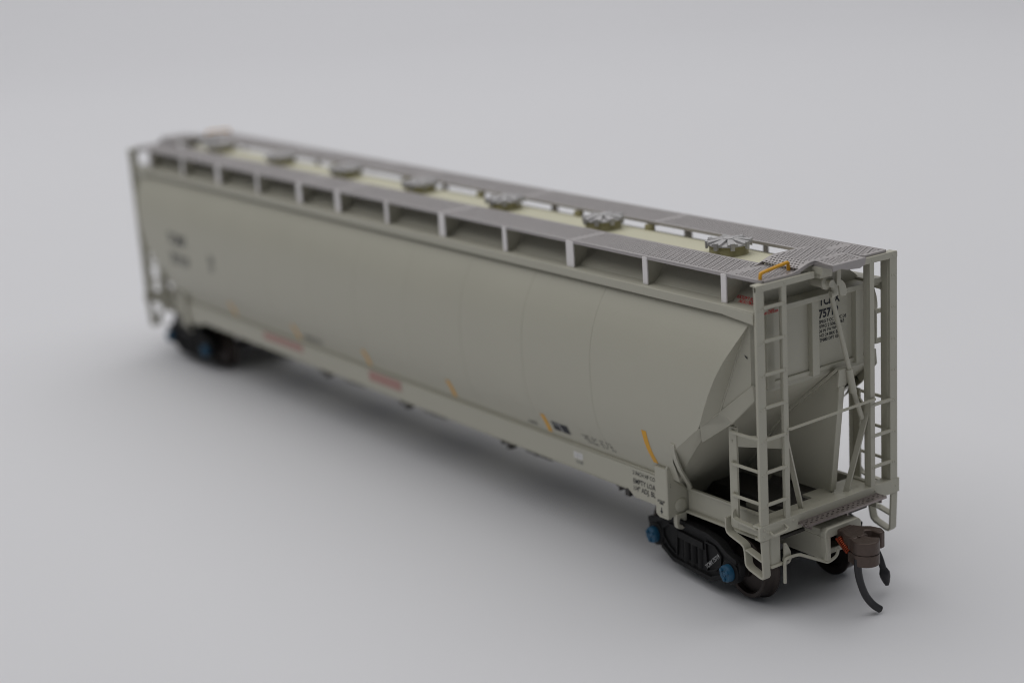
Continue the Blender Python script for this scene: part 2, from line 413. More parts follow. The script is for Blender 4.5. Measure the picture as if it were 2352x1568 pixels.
# ------------------------------------------------------------------ one end of the car (built at x = 0, then copied to the far end)
END = []
def part(o): END.append(o); return o
def ladder_frame():
    # corner posts: front plate plus a flange running back
    for sy in (-1, 1):
        mb = MB()
        mb.box(-0.35, 0.12, sy*14.05, sy*15.75, 14.0, 55.5)
        mb.box(-1.9, -0.35, sy*14.0, sy*14.4, 14.4, 55.3)
        for z in [51.9, 46.6, 41.25, 35.95, 30.7, 25.3, 19.9]:
            mb.rivet((0.1, sy*14.55, z-0.15), 'x'); mb.rivet((0.1, sy*15.15, z-0.25), 'x')
        part(mb.build('corner_post', M_BODY, root, 0.1))
        # end ladder inner stile with its rungs
        r = MB().box(-0.35, 0.15, sy*9.3, sy*10.35, 16.2, 54.7)
        r.box(-1.3, -0.35, sy*9.3, sy*9.6, 16.4, 54.6)
        for z in ([51.9, 46.6, 41.25, 35.95, 30.7, 25.3, 19.9] if sy < 0 else [30.7, 25.3, 19.9]): r.rivet((0.13, sy*9.75, z), 'x', 0.25)
        lad = part(r.build('end_ladder', M_BODY, root, 0.08))
        for z in ([51.9, 46.6, 41.25, 35.95, 30.7, 25.3, 19.9] if sy < 0 else [30.7, 25.3, 19.9]):
            MB().box(-0.2, 0.28, sy*10.0, sy*14.3, z-0.27, z+0.27).build('rung', M_BODY, lad, 0.12)
        # side ladder
        s = MB().box(-8.35, -6.6, sy*13.95, sy*14.35, 14.2, 31.2)
        s.box(-8.35, -8.05, sy*13.2, sy*13.95, 14.4, 31.1)
        for z in [30.6, 25.3, 19.9]: s.rivet((-7.4, sy*14.35, z), 'y', 0.25, 0.12*sy)
        s.rivet((-7.6, sy*14.35, 28.8), 'y', 0.22, 0.12*sy)
        sl = part(s.build('side_ladder', M_BODY, root, 0.08))
        for z in [30.55, 25.2, 19.85]:
            MB().tube([(-7.6, sy*14.2, z), (-7.3, sy*14.75, z), (-6.9, sy*14.85, z), (-1.3, sy*14.75, z), (-0.8, sy*14.4, z)], 0.28, 10).build('rung', M_BODY, sl)
        MB().strap([(-7.3, sy*14.35, 17.2), (-7.2, sy*14.7, 16.6), (-6.9, sy*14.9, 16.05), (-6.0, sy*14.95, 15.8), (-1.0, sy*14.9, 15.5), (-0.5, sy*14.6, 15.5)], 0.9, 0.3, (0, 1, 0)).build('rung', M_BODY, sl)
        MB().box(-8.3, -1.9, sy*14.0, sy*14.3, 13.9, 15.1).build('sill_plate', M_BODY, sl, 0.08)
        # flat tie from the side ladder to the end ladder
        part(MB().strap([(-6.8, sy*14.0, 28.9), (-0.5, sy*9.5, 28.9)], 1.9, 0.3, (0, 0, 1)).build('ladder_tie', M_BODY, root))
        # stirrup step hanging below the corner
        st = MB().strap([(-9.0, sy*14.3, 15.5), (-9.0, sy*14.3, 13.6), (-8.7, sy*14.3, 13.0), (-8.0, sy*14.35, 12.7), (-5.4, sy*14.5, 12.1), (-4.75, sy*14.5, 11.7), (-4.5, sy*14.5, 11.0),
                         (-4.2, sy*14.6, 9.0), (-4.0, sy*14.6, 8.6), (-3.4, sy*14.6, 8.2), (-0.9, sy*14.6, 7.5), (-0.35, sy*14.6, 7.5), (-0.05, sy*14.7, 7.9), (-0.05, sy*15.0, 14.0)], 1.5, 0.38, (0, 1, 0))
        ss = part(st.build('stirrup', M_BODY, root, 0.06, True, True, 50))
        MB().strap([(-4.6, sy*14.5, 10.9), (-4.2, sy*14.5, 11.25), (-0.25, sy*14.7, 10.3)], 1.3, 0.32, (0, 1, 0)).build('tread', M_BODY, ss, 0.05)
        # brace from end ladder stile down to the deck
        part(MB().strap([(-0.6, sy*9.6, 30.6), (-1.6, sy*5.2, 16.4)], 1.0, 0.3, (1, 0.1, 0)).build('brace', M_BODY, root))
        # post under the end sill with its foot
        if sy > 0: continue
        q = MB().box(-1.6, -0.1, sy*11.4, sy*13.6, 9.2, 14.2).box(-1.9, 0.35, sy*11.0, sy*13.9, 8.9, 9.35)
        part(q.build('sill_post', M_BODY, root, 0.25))
    # top rail, interrupted in the middle by the platform
    t = MB()
    t.prism([(-15.75, 54.55), (-15.75, 55.4), (-15.6, 55.62), (-3.2, 55.62), (-3.2, 54.6), (-4.0, 54.6), (-14.2, 54.55)], 'x', -0.3, 0.2)
    t.box(-1.3, -0.3, -15.6, -3.4, 55.35, 55.6)
    for y in (-15.2, -14.5, -9.8): t.rivet((0.15, y, 55.1), 'x')
    part(t.build('top_rail', M_BODY, root, 0.08))
    t = MB()
    t.prism([(15.75, 54.55), (15.75, 55.4), (15.6, 55.62), (7.4, 55.62), (7.0, 55.0), (7.6, 54.6), (14.2, 54.55)], 'x', -0.3, 0.2)
    t.box(-1.3, -0.3, 7.6, 15.6, 55.35, 55.6)
    for y in (9.8, 14.6): t.rivet((0.15, y, 55.1), 'x')
    part(t.build('top_rail', M_BODY, root, 0.08))
    # end sill
    e = MB()
    e.box(-0.3, 0.22, -16.1, 16.1, 14.15, 16.6); e.box(-1.6, -0.3, -16.0, 16.0, 16.25, 16.58); e.box(-1.2, -0.3, -16.0, 16.0, 14.15, 14.5)
    for y, z in [(-15.2, 15.9), (-15.2, 14.8), (-14.4, 15.4), (-10.9, 15.9), (-10.4, 15.3), (-8.8, 15.9), (10.2, 15.8), (15.2, 15.4)]: e.rivet((0.22, y, z), 'x')
    e.tube([(0.1, -13.9, 15.2), (0.8, -13.9, 14.9), (0.9, -13.6, 14.75), (0.9, -10.9, 15.0), (0.8, -10.6, 15.3), (0.1, -10.6, 15.6)], 0.24, 8)
    part(e.build('end_sill', M_BODY, root, 0.1))
    # long grab iron across the end
    part(MB().tube([(0.1, -9.5, 31.35), (0.45, -9.3, 31.4), (0.45, 10.0, 31.8), (0.1, 10.2, 31.8)], 0.24, 10).build('grab_iron', M_BODY, root))
ladder_frame()

def end_body():
    # end wall with stiffeners and lettering
    wl = part(MB().box(-4.2, -3.3, -13.9, 13.9, 38.5, 50.4).build('end_wall', M_BODY, root, 0.08))
    for y in (-10.0, 0.0, 10.0):
        MB().box(-3.35, -2.3, y-1.3, y+0.3, 37.6 if y else 37.6, 49.95).build('stiffener', M_BODY, wl, 0.1)
    MB().box(-6.0, -2.0, -14.0, 14.0, 49.95, 50.85).build('end_chord', M_BODY, wl, 0.08)
    MB().box(-4.4, -2.9, -13.9, 13.9, 37.9, 38.5).build('bottom_flange', M_BODY, wl, 0.08)
    XW = -3.25
    f = lambda y0, z0: (lambda u, v: (XW, y0+u, z0+v))
    text('lettering', 'TCMX', M_INK, wl, f(1.25, 48.62), 4.75, 1.25, 0.035)
    text('lettering', '75719', M_INK, wl, f(1.2, 46.62), 4.4, 1.3, 0.035)
    for i, (s, wd) in enumerate([('SPRG 7 OC D5 IC D5', 6.2), ('SPRG 2 5062 5063', 5.7), ('36 IN 1W WHLS', 4.8), ('NO 24 BRK BM', 4.7), ('TF880 DFT GR', 4.6)]):
        text('lettering', s, M_INK, wl, f(1.2, 45.65-i*0.76), wd, 0.52, 0.012)
    text('lettering', 'CAUTION\nEND LADDER', M_RED, wl, lambda u, v: (-1.95, -12.6+u, 50.38+v), 3.6, 0.34, 0.02, 1.0, 0.62)
    # corner panels between the end wall and the slanted edges of the side sheets
    for sy in (-1, 1):
        mb = MB()
        A, B, C = (-3.3, sy*13.9, 50.2), (-9.1, sy*15.5, 33.1), (-3.3, sy*13.9, 38.2)
        mb.add([A, B, C], [(0, 1, 2)])
        zz = [50.0, 48.6, 47.6, 46.5, 45.5, 44.2, 43.0, 41.5, 40.2, 38.6, 37.1, 35.5, 34.0, 32.6, 31.2]
        vs = []; fs = []
        for i, z in enumerate(zz):
            t = i/(len(zz)-1)
            q = (A[0]+(B[0]-A[0])*t, A[1]+(B[1]-A[1])*t, A[2]+(B[2]-A[2])*t)
            vs += [q, (xedge(z), sy*(yprof(z)), z)]
        for i in range(len(zz)-1): fs.append((2*i, 2*i+1, 2*i+3, 2*i+2))
        mb.add(vs, fs)
        part(mb.build('end_corner_panel', M_BODY, root, 0, True, True, 25))
    MB().add([(-4.3, -14.25, 43.7), (-3.75, -14.12, 43.3), (-3.8, -14.12, 43.0), (-4.2, -14.22, 43.35)], [(0, 1, 2, 3)]).build('paint_fleck', M_INK, root, 0, False)
    for sy in (-1, 1):
        part(MB().tube([(-3.3, sy*13.95, 50.0), (-9.1, sy*15.55, 33.1)], 0.13, 8).build('fold_light_bead', M_BODY, root))  # thin bead added along the fold to draw its light line
    # slope sheet, sloping in and down under the body, with edge flanges
    sl = MB()
    def zs(x): return 36.9+0.85*(x+3.3) if x > -14 else 27.8+1.25*(x+14)
    L = [(-3.3, 13.95), (-8, 14.3), (-13.9, 15.2), (-18.0, 14.6), (-22.0, 13.2), (-26.3, 11.1)]
    vs = []; fs = []
    for (x, y) in L: vs += [(x, -y, zs(x)), (x, -y/3, zs(x)), (x, y/3, zs(x)), (x, y, zs(x))]
    for i in range(len(L)-1):
        for k in range(3): fs.append((i*4+k, i*4+k+1, i*4+5+k, i*4+4+k))
    sl.add(vs, fs); sl.add([(-3.3, -13.95, 38.4), (-3.3, 13.95, 38.4), (-3.3, 13.95, 36.9), (-3.3, -13.95, 36.9)], [(0, 1, 2, 3)])
    SLP = part(sl.build('slope_sheet', M_BODY, root, 0, True, True, 20))
    for sy in (-1, 1):
        # thick rolled edge along the slanted end of the side, down to the curved rib
        up = [(-2.9, 14.05, 39.0), (-9.0, 15.65, 33.7), (-10.75, 18.45, 31.5)]
        lo = [(-2.6, 14.0, 36.4), (-6.7, 14.9, 32.1), (-12.5, 16.4, 27.8)]
        fl = MB(); vs = []; fs = []
        for (x, y, z), (x2, y2, z2) in zip(up, lo): vs += [(x, sy*y, z), (x2, sy*y2, z2), (x2, sy*(y2-0.5), z2), (x, sy*(y-0.5), z)]
        for i in range(len(up)-1):
            for k in range(4): fs.append((i*4+k, i*4+(k+1) % 4, i*4+4+(k+1) % 4, i*4+4+k))
        fl.add(vs, fs+[(3, 2, 1, 0), (8, 9, 10, 11)]).build('edge_flange', M_BODY, SLP, 0.12, True, True, 30)
        # lower corner of the hopper between the side sheet and the slope sheet
        up = [(-10.8, 18.4, 31.2), (-18.4, 17.4, 25.3), (-21.8, 15.2, 22.0), (-26.5, 11.9, 16.2)]
        lo = [(-12.5, 15.6, zs(-12.5)), (-18.0, 14.6, zs(-18.0)), (-22.0, 13.2, zs(-22.0)), (-26.3, 11.1, zs(-26.3))]
        cn = MB(); vs = []
        for p, q in zip(up, lo): vs += [(p[0], sy*p[1], p[2]), (q[0], sy*q[1], q[2])]
        cn.add(vs, [(0, 1, 3, 2), (2, 3, 5, 4), (4, 5, 7, 6)]).build('hopper_corner', M_BODY, SLP, 0, True, True, 60)
    # centre web with its T flange
    wb = MB().prism([(-1.3, 37.9), (-2.0, 37.5), (-14.0, 27.6), (-23.4, 15.8), (-3.6, 15.8)], 'y', 4.0, 4.4)
    WEB = part(wb.build('center_web', M_BODY, root, 0))
    g = MB()
    for (za, zb, hw) in ((38.0, 35.0, 0.95), (35.0, 16.5, 0.62)):
        xa = -0.9-(38.0-za)*0.118; xb = -0.9-(38.0-zb)*0.118
        g.add([(xa, 4.2-hw, za), (xa, 4.2+hw, za), (xb, 4.2+hw, zb), (xb, 4.2-hw, zb), (xa-0.4, 4.2-hw, za), (xa-0.4, 4.2+hw, za), (xb-0.4, 4.2+hw, zb), (xb-0.4, 4.2-hw, zb)],
              [(0,1,2,3), (7,6,5,4), (0,4,5,1), (1,5,6,2), (2,6,7,3), (3,7,4,0)])
    g.strap([(-1.6, 4.2, 37.9), (-14.2, 4.2, 27.4), (-23.5, 4.2, 15.8)], 1.9, 0.5, (0, 1, 0))
    g.build('web_flange', M_BODY, WEB, 0.06)
    # roof end panel; a dark disc paints the shade inside its drain hole
    pts = [(-y, z) for y, z in ARCH]+[(y, z) for y, z in ARCH[::-1][1:]]
    rp = part(MB().prism(pts+[(12.2, 50.6), (-12.2, 50.6)], 'x', -5.0, -5.5).build('roof_end_panel', M_BODY, root, 0.05))
    MB().lathe([(0.62, 0), (0.62, 0.06)], (-5.0, 2.0, 52.4), 'x', 24).build('drain_hole_shade', M_HOLE, rp)
    return wl
end_body()

def end_floor():
    # deck between the end sill and the slope sheet
    d = MB().box(-4.2, -1.0, -11.0, 0.0, 15.6, 16.1).box(-6.5, -1.0, 0.0, 11.2, 15.6, 16.1)
    part(d.build('deck', M_BODY, root, 0.06))
    part(MB().box(-34, -2.2, -10.9, 10.9, 11.9, 12.5).box(-27, -3, -3.6, 3.6, 12.5, 14.6).build('underframe_shade', M_GATE, root, 0.1))  # plate added under the deck, coloured dark to deepen the shade there
    for sy in (-1, 1):
        # inset side sill channel at the end
        c = MB().box(-21.9, -0.5, sy*11.2, sy*11.55, 12.2, 16.4).box(-21.9, -0.5, sy*11.55, sy*12.3, 12.0, 12.4).box(-21.9, -0.5, sy*11.55, sy*11.9, 16.05, 16.45)
        part(c.build('end_side_sill', M_BODY, root, 0.08))
        # bolster end: jacking box, transverse plate, lug
        b = MB().box(-25.3, -22.25, sy*15.2, sy*15.95, 12.0, 20.6)
        b.prism([(-25.3, 12.0), (-22.25, 12.0), (-22.25, 11.5), (-24.4, 11.5)], 'y', sy*15.0, sy*15.95)
        jb = part(b.build('jacking_box', M_BODY, root, 0.12))
        poly = [(15.9, 11.7), (15.9, 20.7), (15.5, 21.3), (14.6, 21.2)]+[(14.5-2.9*t+0.0, 21.0-4.8*(t**0.75)) for t in (0.15, 0.3, 0.5, 0.7, 0.85, 1.0)]+[(10.9, 15.9), (10.9, 12.2), (14.0, 11.9)]
        tp = MB().prism([(sy*y, z) for y, z in poly], 'x', -22.12, -22.6)
        tp.lathe([(1.25, 0.0), (1.25, 0.25), (0.9, 0.45), (0.3, 0.5)], (-22.2, sy*13.1, 13.6), 'x', 32)
        tp.build('bolster_plate', M_BODY, jb, 0.08)
        fl = MB().strap([(-18.1, sy*17.75, 26.6), (-18.4, sy*17.5, 25.3), (-18.9, sy*16.4, 23.0), (-19.35, sy*15.3, 21.1), (-20.1, sy*13.7, 19.1), (-20.9, sy*12.2, 17.4), (-21.4, sy*11.5, 16.2)], 1.0, 0.4, (1, 0, 0))
        fl.build('curved_rib', M_BODY, jb, 0.05, True, True, 50)
        out = [(sy*14.4, 12.2), (sy*14.4, 10.6)]+[(sy*y, z) for y, z in arc(13.3, 10.4, 1.1, 0, -180, 10)][1:]+[(sy*12.2, 12.2)]
        hol = [[(sy*13.3+0.62*math.cos(2*PI*k/16), 10.7+0.75*math.sin(2*PI*k/16)) for k in range(16)]]
        holed_prism('lug', M_BODY, jb, out, hol, 'x', -22.6, -21.7, 0.08)
        if sy < 0:
            F = lambda x0, z0: (lambda u, v: (x0+u, -15.99, z0+v))
            text('lettering', 'JACK/LIFT\nHERE', M_INK, jb, F(-23.77, 14.35), 1.95, 0.36, 0.02, 1.0, 0.75, 'CENTER')
            a = MB().add([(-23.88, -15.99, 13.4), (-23.66, -15.99, 13.4), (-23.66, -15.99, 12.8), (-23.4, -15.99, 12.8), (-23.77, -15.99, 12.2), (-24.14, -15.99, 12.8), (-23.88, -15.99, 12.8)], [(0, 1, 2, 3, 4, 5, 6)])
            a.build('arrow', M_INK, jb, 0, False, False)
    # brake step: perforated tread outside the end sill
    mb = MB(); fz = lambda x, y: 15.25
    perforated(0.35, 2.15, -7.8, 10.6, fz, 0.4, 0.75, 0.6, 0.24, 0.2, mb)
    mb.box(2.15, 2.4, -7.8, 10.6, 14.9, 15.28); mb.box(0.22, 0.35, -7.8, 10.6, 14.9, 15.28)
    for y in (-6.8, 1.5, 9.5): mb.box(0.2, 2.2, y-0.15, y+0.15, 14.3, 15.0)
    part(mb.build('brake_step', M_STEP, root, 0, False, False))
    # coupler pocket
    cb = MB()
    cb.box(-16.0, 2.4, -3.9, 3.9, 12.0, 13.3)
    cb.prism([(-3.9, 12.1), (3.9, 12.1), (3.9, 8.0), (3.0, 8.0), (3.0, 12.0), (-3.0, 12.0), (-3.0, 8.0), (-3.9, 8.0)], 'x', -10.0, 2.4)
    cb.box(-12, 1.9, -3.0, 3.0, 8.6, 9.6)
    cb.prism([(-4.15, 13.05), (-3.5, 13.6), (3.5, 13.6), (4.15, 13.05), (4.15, 11.9), (-4.15, 11.9)], 'x', 1.4, 2.7)
    cb.prism([(-4.15, 12.0), (-2.9, 12.0), (-2.9, 7.9), (-3.7, 7.9)], 'x', 1.4, 2.7)
    cb.prism([(4.15, 12.0), (2.9, 12.0), (2.9, 7.9), (3.7, 7.9)], 'x', 1.4, 2.7)
    part(cb.build('coupler_pocket', M_BODY, root, 0.18))
end_floor()

def coupler():
    D = Vector((-1.9, 0, 1.6))
    def sh(mb):
        mb.v = [(x+D.x, y+D.y, z+D.z) for x, y, z in mb.v]; return mb
    c = MB()
    c.box(-2, 7.6, -1.45, 1.7, 9.6, 11.3)
    c.prism([(5.5, -1.5), (7.2, -2.6), (9.3, -2.6), (9.3, 0.6), (8.6, 0.4), (8.0, 1.4), (8.6, 2.1), (10.0, 2.0), (10.6, 2.3), (10.5, 3.2), (9.2, 3.9), (7.4, 3.4), (6.2, 2.2), (5.0, 1.7)], 'z', 8.6, 11.4)
    cp = part(sh(c).build('coupler', M_COUP, root, 0.2, True, True, 40))
    k = MB()
    out = [(8.2, -2.9)]+arc(10.4, -1.2, 2.25, -130, 40, 14)+[(11.4, 0.9), (10.6, 0.1), (9.6, -0.2), (8.6, 0.4), (8.0, -0.6)]
    k.prism(out, 'z', 7.2, 9.1); k.prism(out, 'z', 9.18, 11.3)
    k.lathe([(0.3, 0), (0.3, 0.25)], (9.2, -1.4, 11.3), 'z', 16)
    sh(k).build('knuckle', M_COUP, cp, 0.15, True, True, 40)
    sp = MB(); pts = []
    A, B = Vector((5.4, -2.0, 10.2)), Vector((8.4, -2.8, 8.9)); ax = (B-A).normalized(); s1 = ax.cross(Vector((0, 0, 1))).normalized(); s2 = ax.cross(s1)
    N = 9*12
    for i in range(N+1):
        t = i/N; a = 2*PI*9*t; pts.append(A+(B-A)*t+s1*0.45*math.cos(a)+s2*0.45*math.sin(a))
    sh(sp.tube(pts, 0.15, 6)).build('spring', M_COPPER, cp)
    tp = [(8.4, -2.9, 10.0), (8.45, -2.9, 8.2), (8.6, -2.75, 6.6), (8.85, -2.4, 5.0), (9.1, -1.9, 3.6), (9.4, -1.2, 2.4), (9.7, -0.4, 1.45), (9.95, 0.5, 0.72)]
    MB().tube(smooth_path(tp, 5), 0.62, 14).build('trip_pin', M_RUBBER, cp)
def smooth_path(pts, n):
    P = [Vector(p) for p in pts]; out = []
    for i in range(len(P)-1):
        a = P[max(i-1, 0)]; b = P[i]; c = P[i+1]; d = P[min(i+2, len(P)-1)]
        for k in range(n):
            t = k/n
            out.append(0.5*((2*b)+(-a+c)*t+(2*a-5*b+4*c-d)*t*t+(-a+3*b-3*c+d)*t*t*t))
    out.append(P[-1]); return out
coupler()

def end_small():
    # air hose on the right of the coupler
    h = part(MB().tube(smooth_path([(0.6, 5.2, 9.8), (2.6, 5.5, 9.2), (4.1, 5.8, 7.9), (4.9, 6.0, 6.6), (5.6, 6.15, 4.6)], 6), 0.55, 12).build('air_hose', M_RUBBER, root))
    MB().tube([(5.5, 6.2, 4.7), (5.75, 6.25, 4.0), (5.9, 6.3, 3.3), (6.15, 6.3, 2.4), (6.3, 6.3, 1.9)], [0.6, 0.9, 0.85, 0.55, 0.3], 10).build('hose_fitting', M_RUBBER, h)
    # uncoupling lever
    part(MB().tube(smooth_path([(0.6, -11.3, 5.9), (0.6, -11.3, 9.2), (0.6, -11.2, 9.75), (0.6, -10.8, 10.0), (0.6, -9.4, 10.0), (0.7, -8.2, 9.9), (0.9, -7.4, 9.6), (1.9, -3.9, 7.9), (2.4, -3.2, 7.75), (2.6, -1.6, 8.4), (2.6, -1.2, 9.6)], 4), 0.27, 8).build('uncoupling_lever', M_BODY, root))
    out = [(-10.9, 12.4), (-10.9, 10.2)]+arc(-10.2, 9.6, 0.9, 180, 360, 8)+[(-9.5, 10.8), (-10.4, 12.4)]
    hol = [[(-10.2+0.33*math.cos(2*PI*k/12), 9.6+0.33*math.sin(2*PI*k/12)) for k in range(12)]]
    part(holed_prism('lever_bracket', M_BODY, root, out, hol, 'x', -0.2, 0.2, 0.06))
    # hand brake gear under the platform: shaft, hooked arm, quadrant, rod
    g = MB()
    g.box(-4.4, 1.6, -3.0, 0.3, 55.3, 56.35); g.box(-4.0, 0.9, -2.7, 0.0, 54.5, 55.35)
    g.lathe([(0.95, -3.6), (0.95, -1.0), (1.15, -0.9), (1.15, -0.5), (0.6, -0.3), (0.6, 0.6)], (0, 0.2, 53.1), 'x', 24)
    g.tube(smooth_path([(-0.2, 0.6, 53.4), (0.1, 1.2, 52.2), (0.2, 1.1, 51.4), (0.0, 0.5, 51.2)], 4), 0.55, 10)
    part(g.build('hand_brake', M_BODY, root, 0.1))
    q = MB()
    poly = [(2.0, 53.0)]+arc(1.7, 51.2, 2.3, 60, -20, 10)+[(2.6, 50.6)]
    q.prism(poly, 'x', -0.2, 0.15)
    q.strap([(0.1, 2.2, 56.0), (0.15, 2.1, 54.0), (0.15, 2.0, 52.4)], 0.9, 0.4, (0, 1, 0))
    part(q.build('brake_quadrant', M_BODY, root, 0.08))
    r = MB().tube([(-0.6, 1.1, 51.5), (-0.7, 5.5, 37.0)], 0.40, 12)
    r.tube([(-0.7, 5.2, 37.8), (-0.8, 6.3, 33.6)], 0.60, 12); r.tube([(-0.8, 6.2, 34.0), (-1.0, 8.5, 28.6)], 0.42, 10)
    part(r.build('brake_rod', M_BODY, root, 0))
    # framed defect-card holder on the right of the end wall
    fr = holed_prism('card_frame', M_BODY, root, [(13.6, 39.8), (16.0, 39.8), (16.0, 45.6), (13.6, 45.6)], [[(14.0, 40.6), (15.5, 40.6), (15.5, 44.9), (14.0, 44.9)]], 'x', -3.2, -2.6, 0.08)
    part(fr)
end_small()

def crossover():
    def hz(x, y):
        a = abs(y-0.4); t = min(1, max(0, (8.6-a)/(8.6-3.2))); t = t*t*(3-2*t)
        return ZB+0.03+1.15*t
    mb = MB()
    xa, xb = -8.6, -0.55
    perforated(xa+0.35, xb-0.35, -5.9, 5.9, hz, 0.6, 0.66, 0.66, 0.23, 0.18, mb)
    plate(mb, xa, xa+0.35, -5.9, 5.9, hz, 24); plate(mb, xb-0.35, xb, -5.9, 5.9, hz, 24)
    for x in (xa-0.2, xb):
        vs = []; fs = []; n = 28
        for i in range(n+1):
            y = -8.4+16.8*i/n; z = hz(x, y)
            vs += [(x, y, z), (x+0.22, y, z), (x+0.22, y, z-0.6), (x, y, z-0.6)]
        for i in range(n):
            for k in range(4): fs.append((i*4+k, i*4+(k+1) % 4, i*4+4+(k+1) % 4, i*4+4+k))
        mb.add(vs, fs)
    # flap over the end with turned-down edge
    fz = lambda x, y: 57.15-0.06*max(0, x)
    perforated(0.1, 3.1, -2.1, 3.9, fz, 0.5, 0.66, 0.66, 0.23, 0.18, mb)
    plate(mb, -0.55, 0.1, -2.6, 4.4, lambda x, y: 57.17, 1)
    plate(mb, 3.1, 3.5, -2.6, 4.4, fz); plate(mb, 0.1, 3.1, -2.6, -2.1, fz); plate(mb, 0.1, 3.1, 3.9, 4.4, fz)
    mb.box(-0.4, 3.5, -2.8, -2.6, 56.35, 57.0); mb.box(-0.4, 3.5, 4.4, 4.6, 56.3, 57.0)
    mb.prism([(-2.8, 56.98), (4.6, 56.98), (4.3, 55.9), (3.2, 55.5), (0.4, 55.75), (-1.2, 56.2), (-2.8, 56.0)], 'x', 3.5, 3.72)
    cp = part(mb.build('crossover_platform', M_SILV, root, 0, False, False))
    pts = [(-1.4, -13.3, 54.6), (-1.4, -13.3, 56.3), (-1.45, -13.1, 56.75), (-1.55, -12.6, 56.95), (-2.3, -7.0, 57.3), (-2.4, -6.5, 57.2), (-2.45, -6.25, 56.9), (-2.45, -6.2, 56.0)]
    MB().tube(smooth_path(pts, 4), 0.29, 12).build('handrail', M_YEL, cp)
crossover()
for o in list(END):
    copy_tree(o, root, (-CAR_L*S, 0, 0), PI)
# the near hand grip and brake writing exist on both ends alike

# roof warning next to the near corner, read from the roof (upside down from the ground)
def roof_label(u, v):
    y = 11.3+v*0.75
    return (-4.6-u, -(y+0.0), zroof(y)+0.05)
text('lettering', 'CAUTION\nSIDE LADDER', M_RED, ROOF, lambda u, v: (-4.3-u, -(11.75+v*0.62), zroof(11.75+v*0.62)+0.06), 4.4, 0.75, 0.02, 1.0, 0.85)

# ------------------------------------------------------------------ side sills with their markings
def side_sill(sy):
    y0, y1 = 14.3, 15.2
    mb = MB()
    prof = [(-22.3, 18.35), (-22.3, 12.9), (-31.8, 12.9), (-33.6, 14.1), (-CAR_L+33.6, 14.1), (-CAR_L+31.8, 12.9), (-CAR_L+22.3, 12.9), (-CAR_L+22.3, 18.35)]
    mb.prism(prof, 'y', sy*y0, sy*y1)
    mb.box(-34, -CAR_L+34, sy*13.0, sy*y1, 13.85, 14.1)
    mb.box(-22.4, -CAR_L+22.4, sy*14.0, sy*15.05, 18.35, 18.65)
    return mb.build('side_sill', M_BODY, root, 0.12)
SILLS = {sy: side_sill(sy) for sy in (-1, 1)}
YS = -15.24
def FS(x0, z0): return lambda u, v: (x0+u, YS, z0+v)
def FB(x0, z0): return lambda u, v: (x0+u, -(yprof(z0+v)+0.035), z0+v)
sill = SILLS[-1]
text('lettering', '2 INCH HF COMP SHOES', M_INK, sill, FS(-32.0, 17.15), 10.0, 0.72, 0.004)
text('lettering', 'EMPTY LOAD', M_INK, sill, FS(-31.9, 15.55), 6.6, 0.9, 0.008)
text('lettering', '1/4" ADJ. BLOCK', M_INK, sill, FS(-31.8, 14.25), 8.2, 0.9, 0.008)
def decal(name, m, parent, x0, x1, z0, z1, on_body=False, n=6):
    mb = MB(); vs = []; fs = []
    for i in range(n+1):
        z = z0+(z1-z0)*i/n; y = -(yprof(z)+0.035) if on_body else YS
        vs += [(x0, y, z), (x1, y, z)]
    for i in range(n): fs.append((2*i, 2*i+1, 2*i+3, 2*i+2))
    return mb.add(vs, fs).build(name, m, parent, 0, False, False)
decal('warning_band', M_PINK, sill, -120.2, -107.2, 15.9, 18.1)
decal('warning_band', M_PINK, sill, -168.6, -149.5, 16.2, 18.0)
decal('data_label', M_WHITE, sill, -48.6, -46.0, 16.1, 17.3)
for z in (16.4, 16.75): text('lettering', 'ACI', M_GREYINK, sill, lambda u, v, z=z: (-48.3+u, YS-0.03, z+v), 1.8, 0.2)
text('lettering', 'LUB', M_GREYINK, sill, FS(-47.9, 15.3), 1.9, 0.5, 0.03)
# yellow reflective stripes
for i in range(6):
    x = -27.1-i*30.9 if i else -27.1
    x = [-25.3, -55.9, -87.2, -119.8, -151.0, -183.0][i]
    mb = MB(); vs = []; fs = []; n = 10; z0, z1 = 19.2 if i else 20.9, 23.0 if i else 27.3
    for k in range(n+1):
        z = z0+(z1-z0)*k/n; y = -(yprof(z)+0.04); dx = 0
        vs += [(x-0.62+dx, y, z), (x+0.62+dx, y, z)]
    for k in range(n): fs.append((2*k, 2*k+1, 2*k+3, 2*k+2))
    mb.add(vs, fs).build('reflector', M_YEL, BODY, 0, False, False)
# builder plate: dark square divided by a pale slanting line
def quad(m, pts, name='builder_plate'):
    MB().add([(x, -(yprof(z)+o), z) for x, z, o in pts], [tuple(range(len(pts)))]).build(name, m, BODY, 0, False, False)
quad(M_INK, [(-54.1, 20.1, 0.03), (-49.2, 20.1, 0.03), (-49.2, 22.0, 0.03), (-54.1, 22.0, 0.03)])
quad(M_GREYINK, [(-53.6, 21.0, 0.05), (-52.1, 21.0, 0.05), (-52.1, 21.8, 0.05), (-53.8, 21.8, 0.05)])
quad(M_WHITE, [(-51.65, 20.12, 0.06), (-51.45, 20.12, 0.06), (-51.65, 21.98, 0.06), (-51.85, 21.98, 0.06)])
for i, (s, x, wd) in enumerate([('LUB  4-4  14  4-5', -45.4, 8.2), ('BLT  6-14', -44.9, 8.0), ('WSR  LT  H', -44.5, 8.0)]):
    text('lettering', s, M_INK, BODY, FB(x, 21.1-i*0.62), wd, 0.40, 0.008)
text('lettering', 'A-END', M_INK, BODY, FB(-62.5, 19.6), 3.0, 0.6, 0.02)
text('lettering', 'WHEEL STOP', M_INK, BODY, FB(-148.2, 19.9), 8.5, 1.2, 0.02)
text('lettering', 'TCMX', M_INK, BODY, FB(-210.4, 34.4), 10.8, 2.7, 0.03)
